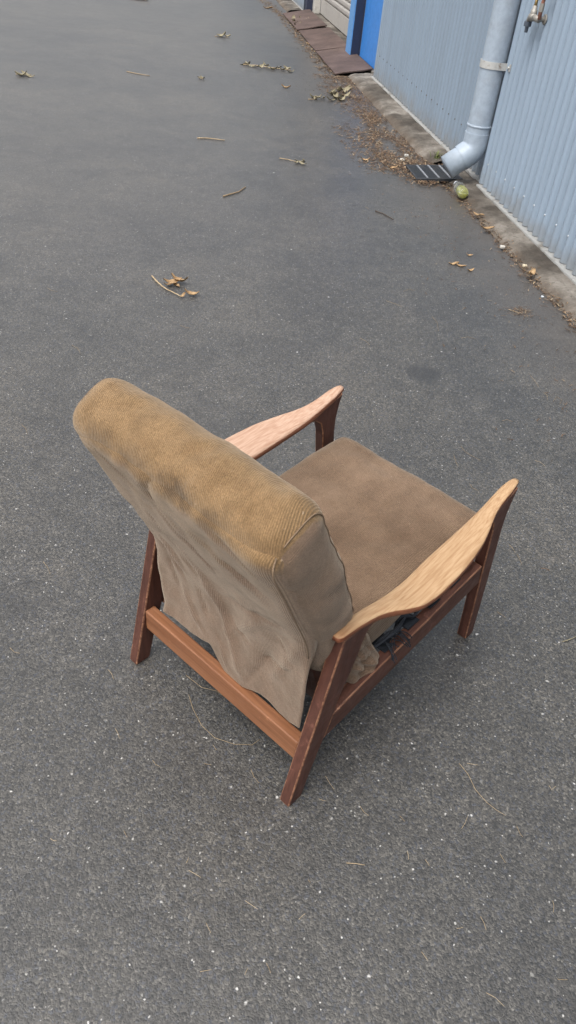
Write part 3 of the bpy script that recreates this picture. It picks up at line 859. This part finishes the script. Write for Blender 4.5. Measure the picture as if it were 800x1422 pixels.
# bunched lower corner of the cover, squeezed out over the side rail
vs, fs = rounded_box((.022, .044, .078), .020, 40)
out = []
for x, y, z in vs:
    yy = y * (.80 + .30 * ss(.08, -.05, z)) - .30 * z
    k = 1.
    for c in ((-.05, .03, .05, -.01, .007, .5), (-.05, -.005, .05, -.045, .007, .5), (-.04, .06, .04, .03, .006, .45), (-.03, -.05, .05, -.07, .006, .4), (-.02, .05, .0, -.06, .006, -.4), (.02, .04, .03, -.05, .006, -.35)):
        k += crease(y, z, *c)
    k += .5 * nz(y, z, 3, 34)
    zz = z * (1 + .10 * nz(y, 1, 1, 20))
    out.append((.2245 + x * k + .012 * ss(.04, -.07, z), .218 + yy + .007 * nz(z, x, 2, 30), .305 + zz + .006 * nz(y, x, 8, 40)))
mb = MB(); mb.add(out, fs); me = mb.mesh('bunched_corner')
set_attr(me, 'wale', [v[2] for v in out]); set_attr(me, 'fade', [.1] * len(out)); set_attr(me, 'pale', [.5] * len(out))
link('bunched_corner', me, back, CORD_B, True)

# webbing straps and the frayed one by the right rail
for v in (.24, .32, .40, .48, .56):
    zt = .2265 + (v - .114) * .139 + .004
    def st(a, b):
        u = -.255 + .51 * a
        return (u, v + .022 * (2 * b - 1) + .003 * nz(u, v, 1, 12), zt - .016 * (1 - (2 * a - 1) ** 2) + .002 * nz(u, b, v, 20))
    mb = MB(); mb.grid(st, 24, 2); o = mb.build('webbing_strap', M_WEB, ch)
    md = o.modifiers.new('thick', 'SOLIDIFY'); md.thickness = .0025
rnd = random.Random(5)
for k in range(3):
    pts = []
    for i in range(26):
        t = i / 25; v = .235 + (.24 + .10 * k) * t
        pts.append((.236 + .008 * math.sin(t * 19 + k * 2) + .003 * k, v, .252 + (v - .2) * .13 + .008 + .009 * math.sin(t * 23 + k * 1.7) + .006 * k))
    mb = MB(); mb.tube(pts, [.0045 + .002 * math.sin(i * 1.3) for i in range(26)], 6); mb.build('frayed_webbing', M_WEB, ch, smooth=True)
mb = MB()
for k in range(16):
    v = .30 + .05 * rnd.random(); p = Vector((.243 + .01 * rnd.random(), v, .275 + .012 * rnd.random()))
    pts = [p]
    d = Vector((.5, rnd.uniform(-.8, .8), .2))
    for i in range(7):
        d += Vector((.05, rnd.uniform(-.35, .35), -.22)); d.normalize(); p = p + d * .0065
        if p.x < .276: p.z = max(p.z, .262)
        pts.append(p.copy())
    mb.tube(pts, .0011, 4)
tag(mb.build('loose_thread', M_WEB, ch), kind='stuff')

# ================================================================== litter on the ground
rnd = random.Random(11)
def ribbon_leaf(L, W, curl, seed, nu=6, nv=3):
    mb = MB()
    def fn(a, b):
        x = (a - .5) * L; w = W * math.sin(math.pi * min(.97, max(.03, a))) ** .8 * (b - .5)
        return (x, w + .15 * W * nz(a, seed, 0, 3), .004 + curl * (4 * (a - .5) ** 2) * L + abs(b - .5) * 1.2 * W * (.5 + .5 * nz(a, seed, 2, 2)) + .1 * W * nz(a, b, seed, 5) + .002)
    mb.grid(fn, nu, nv)
    zmin = min(v[2] for v in mb.v); mb.v = [(x, y, z - zmin + .0015) for x, y, z in mb.v]
    me = mb.mesh('leaf'); set_attr(me, 'tone', [(.5 + .5 * nz(v[0], v[1], seed, 40)) for v in mb.v])
    return me
def tone_mesh(mb, name, fn):
    me = mb.mesh(name); set_attr(me, 'tone', [fn(i, v) for i, v in enumerate(mb.v)]); return me
def solid(o, t=.0008):
    md = o.modifiers.new('thick', 'SOLIDIFY'); md.thickness = t; md.offset = 1; return o

leaf_vars = {}
def leaf_data(kind, i):
    key = (kind, i)
    if key not in leaf_vars:
        me = ribbon_leaf(1., .34 + .05 * i, .10 + .05 * i, i * 3.1 + (7 if kind == 'g' else 0)); me.materials.append(LEAFG if kind == 'g' else LEAF)
        me.polygons.foreach_set('use_smooth', [True] * len(me.polygons)); leaf_vars[key] = me
    return leaf_vars[key]
def place_leaf(parent, loc, L, rz, kind='b', tilt=0., name='leaf', i=None):
    o = bpy.data.objects.new(name, leaf_data(kind, rnd.randrange(5) if i is None else i)); COL.objects.link(o)
    o.scale = (L, L, L); o.location = loc; o.rotation_euler = (tilt, rnd.uniform(-.3, .3) if tilt else 0, rz)
    if parent: o.parent = parent
    return o
# sprigs: stem + leaves
def sprig(label, stem_px, leaves, kind='b', rad=.004, cat='leaf sprig', name='dry_sprig'):
    P = [G(*q) for q in stem_px]
    e = empty(name, P[0]); tag(e, label, cat, 'dry sprigs on the asphalt')
    if len(P) > 1:
        pts = []
        for i in range(len(P) - 1):
            for t in range(4):
                q = P[i].lerp(P[i + 1], t / 4) - P[0]; pts.append(q + Vector((.004 * nz(i, t, 1, 2.3), .004 * nz(i, t, 5, 2.3), rad + .003)))
        pts.append(P[-1] - P[0] + Vector((0, 0, rad + .002)))
        mb = MB(); mb.tube(pts, [rad * (1 - .5 * i / len(pts)) for i in range(len(pts))], 6)
        me = tone_mesh(mb, 'stem', lambda i, v: .6 + .4 * nz(v[0], v[1], 0, 30)); link('stem', me, e, STRAW, True)
    for (x, y, L, deg) in leaves:
        q = G(x, y) - P[0]; place_leaf(e, (q.x, q.y, .002 + rnd.random() * .012), L * .8, R(deg), kind, rnd.uniform(-.35, .35))
    return e
sprig('forked straw sprig with curled tan leaves lying alone on open asphalt', [(211, 385), (220, 395), (232, 404), (247, 411), (253, 414)], [(240, 395, .11, 15), (249, 394, .11, -20), (236, 398, .07, 30), (245, 397, .08, -50), (266, 411, .085, 0), (254, 413, .05, 60)])
sprig('pale green dry leaf on a stalk between twig and rusty plates', [(388, 221), (400, 223), (412, 226)], [(416, 226, .10, 20), (420, 229, .09, -30), (412, 228, .07, 60), (421, 224, .07, 100)], 'g')
sprig('long strand of shrivelled grey leaves out on the asphalt', [(338, 91), (355, 92), (375, 95), (405, 99)], [(338 + 6 * i, 91 + i * .75 + rnd.uniform(-1.5, 1.5), .11, rnd.uniform(-60, 60)) for i in range(12)], 'g', .006)
sprig('small dry leaf tuft beside the larger clump at the litter edge', [(428, 139), (440, 139)], [(434 + 4 * i, 138 + rnd.uniform(-3, 2), .09, rnd.uniform(-90, 90)) for i in range(5)], 'g')
sprig('large clump of curled dry leaves at the litter edge by the nearest plate', [(458, 130), (470, 134)], [(458 + rnd.uniform(0, 22), 126 + rnd.uniform(0, 16), .13, rnd.uniform(-90, 90)) for i in range(13)], 'g')
sprig('dry leafy clump resting at the edge of the far rusty plate', [(410, 34), (420, 36)], [(407 + rnd.uniform(0, 18), 30 + rnd.uniform(0, 9), .19, rnd.uniform(-90, 90)) for i in range(12)], 'g')
sprig('dark shrivelled leaf lying far out on open asphalt', [(22, 104), (45, 107)], [(30, 106, .13, 10), (37, 105, .13, -15), (42, 107, .10, 20)], 'g')
sprig('small pale sprig far down the lane', [(298, 51), (318, 53)], [(308, 52, .15, 0), (314, 52, .12, 20)], 'g')
sprig('little dark leaf curl far down the lane', [(276, 109), (282, 111)], [(279, 110, .09, 20), (281, 110, .07, -30)], 'g')
sprig('dry leaf at the far end of the lane', [(180, 0), (206, 1)], [(192, 0, .22, 0), (202, 1, .2, 20)], 'b')
sprig('bunch of reddish pine needles by the kerb', [(706, 431), (722, 436)], [], 'b', .002)
# twigs
def stick(name, label, px, rad, mat, cat='twig', group=None, tone=.6, k=6):
    P = [G(*q) for q in px]
    o0 = P[0].copy(); pts = []
    for i in range(len(P) - 1):
        for t in range(3): pts.append(P[i].lerp(P[i + 1], t / 3) - o0 + Vector((0, 0, rad + .0012)))
    pts.append(P[-1] - o0 + Vector((0, 0, rad + .0012)))
    mb = MB(); mb.tube(pts, [rad * (1 - .35 * i / len(pts)) for i in range(len(pts))], k)
    me = tone_mesh(mb, name, lambda i, v: tone + .25 * nz(v[0], v[1], 3, 30))
    o = link(name, me, None, mat, True); o.location = o0
    return tag(o, label, cat, group)
stick('twig', 'short bent brown twig on the asphalt beyond the straw sprig', [(310, 274), (320, 271), (331, 268), (341, 261)], .005, STRAW, tone=.25)
stick('twig', 'thin black twig on the asphalt near the drain grate', [(521, 294), (532, 298), (546, 306)], .004, TWIGD, tone=.3)
stick('twig', 'straight pale bark strip on the asphalt up the lane', [(274, 193), (288, 193), (312, 196)], .005, STRAW, tone=.6)
stick('twig', 'faint straw stalk far up the lane near the dark leaf', [(176, 100), (190, 103), (208, 106)], .004, STRAW, tone=.5)
stick('twig', 'short thick straw on the asphalt off the right rear leg', [(481, 1199), (495, 1200), (507, 1202)], .0009, STRAW, tone=.5)
stick('grass_stalk', 'long curved dry grass stalk under the back stretcher', [(262, 965), (268, 985), (280, 1008), (298, 1025), (325, 1034), (350, 1035), (361, 1027)], .0006, STRAW, 'grass stalk', tone=.55)
stick('grass_stalk', 'dry grass stalk half hidden under the back stretcher', [(258, 938), (280, 955), (300, 960), (312, 968)], .0006, STRAW, 'grass stalk', tone=.5)
stick('grass_stalk', 'long bent dry grass stalk on asphalt off the right rear leg', [(637, 1060), (650, 1076), (660, 1097), (676, 1115), (690, 1126), (702, 1133)], .0006, STRAW, 'grass stalk', tone=.6)
stick('grass_stalk', 'green grass blade at the asphalt beside the front leg', [(781, 892), (790, 889), (800, 885)], .0015, LEAFG, 'grass stalk', tone=.4)
# pine needles (thin, alike)
NL = 'single thin dry pine needle lying on bare asphalt'
near = [((340, 1251), (349, 1257), (358, 1263)), ((262, 1209), (271, 1214), (279, 1219)), ((286, 1282), (290, 1290), (293, 1296)), ((278, 1350), (287, 1348), (294, 1347)), ((370, 1338), (373, 1344), (376, 1352)), ((340, 1354), (342, 1349), (344, 1345)), ((259, 1199), (261, 1194), (262, 1191)),
        ((641, 1151), (646, 1143), (650, 1132)), ((555, 1133), (559, 1138), (562, 1141)), ((565, 1182), (567, 1188), (567, 1194)), ((590, 1194), (594, 1199), (596, 1203)), ((694, 1186), (698, 1193), (702, 1199)), ((415, 1277), (420, 1272), (424, 1269)), ((767, 1251), (769, 1258), (768, 1267)), ((667, 1273), (672, 1282), (675, 1292)), ((675, 1379), (688, 1386), (700, 1398)), ((774, 1360), (782, 1361), (788, 1361)), ((585, 1322), (591, 1330), (594, 1334)), ((443, 1110), (448, 1112), (453, 1113)), ((762, 1091), (766, 1097), (772, 1092)),
        ((648, 1060), (657, 1062), (664, 1063)), ((717, 1147), (722, 1158), (726, 1163)), ((634, 1290), (640, 1289), (643, 1288)), ((428, 1222), (430, 1225), (431, 1226)), ((500, 1120), (505, 1128), (512, 1133)), ((452, 1078), (457, 1087), (464, 1097)), ((160, 1012), (164, 1019), (166, 1026)), ((212, 1056), (216, 1062), (222, 1065)), ((348, 1068), (353, 1080), (360, 1088)), ((284, 1061), (290, 1062), (294, 1063)), ((296, 1035), (299, 1040), (301, 1042)), ((70, 1165), (75, 1168), (79, 1168)), ((172, 1154), (175, 1160), (177, 1163)), ((150, 930), (155, 936), (158, 944)), ((640, 620), (646, 628), (656, 634), (668, 640)), ((652, 672), (656, 678), (664, 682)), ((630, 632), (633, 642), (636, 648)), ((707, 757), (712, 762), (715, 768)), ((718, 770), (722, 778), (724, 784)), ((690, 850), (696, 854), (702, 858)), ((742, 640), (750, 642), (757, 648)), ((768, 558), (773, 551), (780, 556), (777, 562)), ((755, 545), (760, 550), (760, 556)), ((560, 405), (568, 402), (576, 404)), ((536, 418), (548, 422), (558, 426)), ((600, 440), (607, 448), (609, 460)), ((640, 470), (650, 468), (660, 471)), ((500, 470), (508, 474), (514, 480)), ((735, 520), (742, 528), (748, 538)), ((697, 585), (704, 583), (712, 586)), ((66, 400), (72, 404), (80, 405)), ((100, 480), (108, 484), (112, 492)), ((30, 590), (36, 596), (38, 604)), ((250, 452), (258, 455), (264, 456)), ((60, 780), (66, 788), (70, 798)), ((14, 900), (20, 906), (28, 908))]
for q in near:
    stick('pine_needle', NL, q, .0005, STRAW, 'pine needle', 'pine needles on the asphalt', tone=rnd.uniform(.3, .9), k=5)
# single brown leaves
for lab, x, y, L, deg, ki in (('curled brown leaf paired with a smaller one off the kerb', 630, 367, .085, 20, 0), ('curled brown leaf touching its twin off the kerb', 640, 370, .08, -20, 1), ('small brown leaf curl beside the pair of brown leaves', 653, 376, .06, 30, 2), ('tiny dark leaf above the pair of brown leaves', 652, 355, .05, 0, 3), ('tan leaf lying on the kerb closest below the bottle', 664, 299, .10, -30, 0), ('broad pale tan leaf on the kerb just past the bottle', 677, 318, .11, 10, 1), ('reddish tan leaf standing in the gutter beside a white stone', 737, 381, .11, 60, 2), ('tan leaf in the litter beyond the drain grate', 545, 234, .10, 15, 3), ('pale leaf at the edge of the asphalt left of the grate', 507, 223, .09, 0, 4), ('pale tan leaf in a loose trio on the asphalt by the plates', 397, 122, .12, 0, 2), ('orange leaf at the foot of the middle rusty plate', 432, 63, .16, -20, 1), ('tan leaf in the far litter up the lane', 372, 12, .2, 10, 0)):
    kk = .045 if 655 < x < 745 and y < 390 and y > 290 else 0.
    p = G(x, y, kk * .6)
    o = place_leaf(None, p, L * .75, R(deg), 'b', 0., 'dry_leaf', ki); tag(o, lab, 'leaf', 'single dry leaves')
# pebbles
def pebble(x, y, r_, label, c, z=0.):
    r_ *= .6
    vs, fs = rounded_box((r_, r_ * .8, r_ * .6), r_ * .5, 6)
    out = [(p.x * (1 + .25 * nz(*p, 30)), p.y * (1 + .25 * nz(p.y, p.x, 2, 40)), p.z + r_ * .55) for p in vs]
    mb = MB(); mb.add(out, fs); o = mb.build('pebble', m_paint('stone_' + str(x), c, .8, .3, (.2, .18, .15), 60), None, True)
    o.location = G(x, y, z); tag(o, label, 'stone')
pebble(728, 371, .022, 'round cream stone in the gutter beside the reddish leaf', (.46, .40, .29), .01)
pebble(697, 345, .026, 'greyish stone half buried in the gutter litter', (.42, .40, .36), .01)
pebble(558, 224, .03, 'white stone in litter behind the drain grate', (.45, .43, .38))
pebble(564, 218, .03, 'pale grey stone lying against the white stone by the grate', (.36, .35, .32))
pebble(753, 453 - 40, .012, 'bluish white chip on asphalt near the pine needle bunch', (.5, .53, .56))
# litter: needles and leaf crumbs washed along the gutter, uncountable
def litter(name, label, gen, count, seed, lmin, lmax, wmin, wmax):
    rn = random.Random(seed); mb = MB(); tones = []
    for _ in range(count):
        p, zl = gen(rn)
        a = rn.uniform(0, math.pi); L = rn.uniform(lmin, lmax); W = rn.uniform(wmin, wmax)
        d = Vector((math.cos(a), math.sin(a), 0)); pn = Vector((-d.y, d.x, 0)); z0 = zl + rn.uniform(.001, .008); t = rn.random() ** 1.3
        k = rn.uniform(-.25, .25) * L; q = p + d * L * .5 + pn * k; e = p + d * L
        h = rn.uniform(0, .006)
        pts = [p - pn * W, p + pn * W, q + pn * W, q - pn * W, e + pn * W * .4, e - pn * W * .4]
        zz = [z0, z0, z0 + h, z0 + h, z0 + h * .3, z0 + h * .3]
        mb.add([(v.x, v.y, z) for v, z in zip(pts, zz)], [(0, 3, 2, 1), (3, 5, 4, 2)]); tones += [t] * 6
    me = mb.mesh(name); set_attr(me, 'tone', tones)
    o = link(name, me, None, LITTER); tag(o, label, 'litter', kind='stuff'); return o
def gen_gutter(rn):
    s = rn.uniform(1.2, 5.25); n = 1.925 + rn.gauss(0, .022) + .02 * nz(s, 0, 0, 5)
    return wp(n, s), (.01 if n > 1.93 else .0) + max(0, n - 1.94) * .5
litter('gutter_litter', 'brown needles and leaf crumbs lining the gutter by the kerb', gen_gutter, 1500, 3, .008, .035, .0008, .004)
def gen_mound(rn):
    while True:
        s = rn.uniform(5.45, 9.0); n = rn.uniform(1.35, 1.97)
        c = 1.80 - .10 * math.exp(-((s - 6.1) / .7) ** 2) + .06 * nz(s, 1, 0, 2); w = .15 + .10 * math.exp(-((s - 6.1) / .8) ** 2) + .12 * nz(s, 2, 0, 1.5)
        if rn.random() < math.exp(-((n - c) / w) ** 2) * (.55 + .7 * nz(s, n * 2, 4, 3.)): return wp(n, s), .0
litter('leaf_litter', 'heap of brown pine needles between asphalt and kerb beyond the grate', gen_mound, 5200, 4, .012, .055, .0008, .0045)
def gen_grate(rn):
    a = rn.uniform(0, 2 * math.pi); r_ = abs(rn.gauss(0, .07))
    n = 1.885 + .175 * max(-1, min(1, 1.3 * math.cos(a))) + r_ * math.cos(a); s = 5.50 + .20 * max(-1, min(1, 1.3 * math.sin(a))) + r_ * math.sin(a)
    return wp(n, s), .012
litter('grate_litter', 'leaf crumbs and silt gathered round the drain grate', gen_grate, 700, 9, .010, .045, .001, .006)
def gen_far(rn):
    s = rn.uniform(9, 20); n = 1.76 + rn.gauss(0, .05) - .12 * ss(13, 16, s)
    return wp(n, s), .0
litter('far_litter', 'line of dry needles along the rusty plates up the lane', gen_far, 1500, 6, .02, .09, .002, .008)
def gen_bunch(rn):
    p = G(722 + rn.gauss(0, 9), 436 + rn.gauss(0, 4)); return p, .0
litter('needle_bunch', 'loose bunch of reddish needles on asphalt beside the kerb', gen_bunch, 70, 7, .02, .06, .0006, .0012)
def gen_sparse(rn):
    s = rn.uniform(1.0, 9); n = 1.9 - abs(rn.gauss(0, .28)); return wp(n, s), .0
litter('scattered_crumbs', 'sparse needle crumbs scattered over the asphalt along the kerb', gen_sparse, 900, 8, .006, .03, .0006, .002)

# weed
p0 = wp(2.0, 5.82, .035)
gt = MB(); rn = random.Random(21); tn = []
for k in range(26):
    a = rn.uniform(0, 2 * math.pi); L = rn.uniform(.03, .075); w = .0022
    b0_ = Vector((rn.gauss(0, .018), rn.gauss(0, .018), 0)); d = Vector((math.cos(a), math.sin(a), 0)); pn = Vector((-d.y, d.x, 0))
    q = [b0_ - pn * w, b0_ + pn * w, b0_ + d * L * .3 + pn * w + Vector((0, 0, L * .6)), b0_ + d * L * .3 - pn * w + Vector((0, 0, L * .6)), b0_ + d * L * .75 + Vector((0, 0, L * .75))]
    gt.add(q, [(0, 1, 2, 3), (3, 2, 4)]); tn += [rn.random()] * 5
me = gt.mesh('grass_tuft'); set_attr(me, 'tone', tn)
GRASS = m_leafy('weed_green', [(0, (.06, .09, .02)), (.6, (.12, .15, .04)), (1, (.24, .24, .09))])
o = link('grass_tuft', me, None, GRASS); o.location = p0
tag(o, 'small green weed tuft on the kerb behind the downpipe outlet', 'weed')
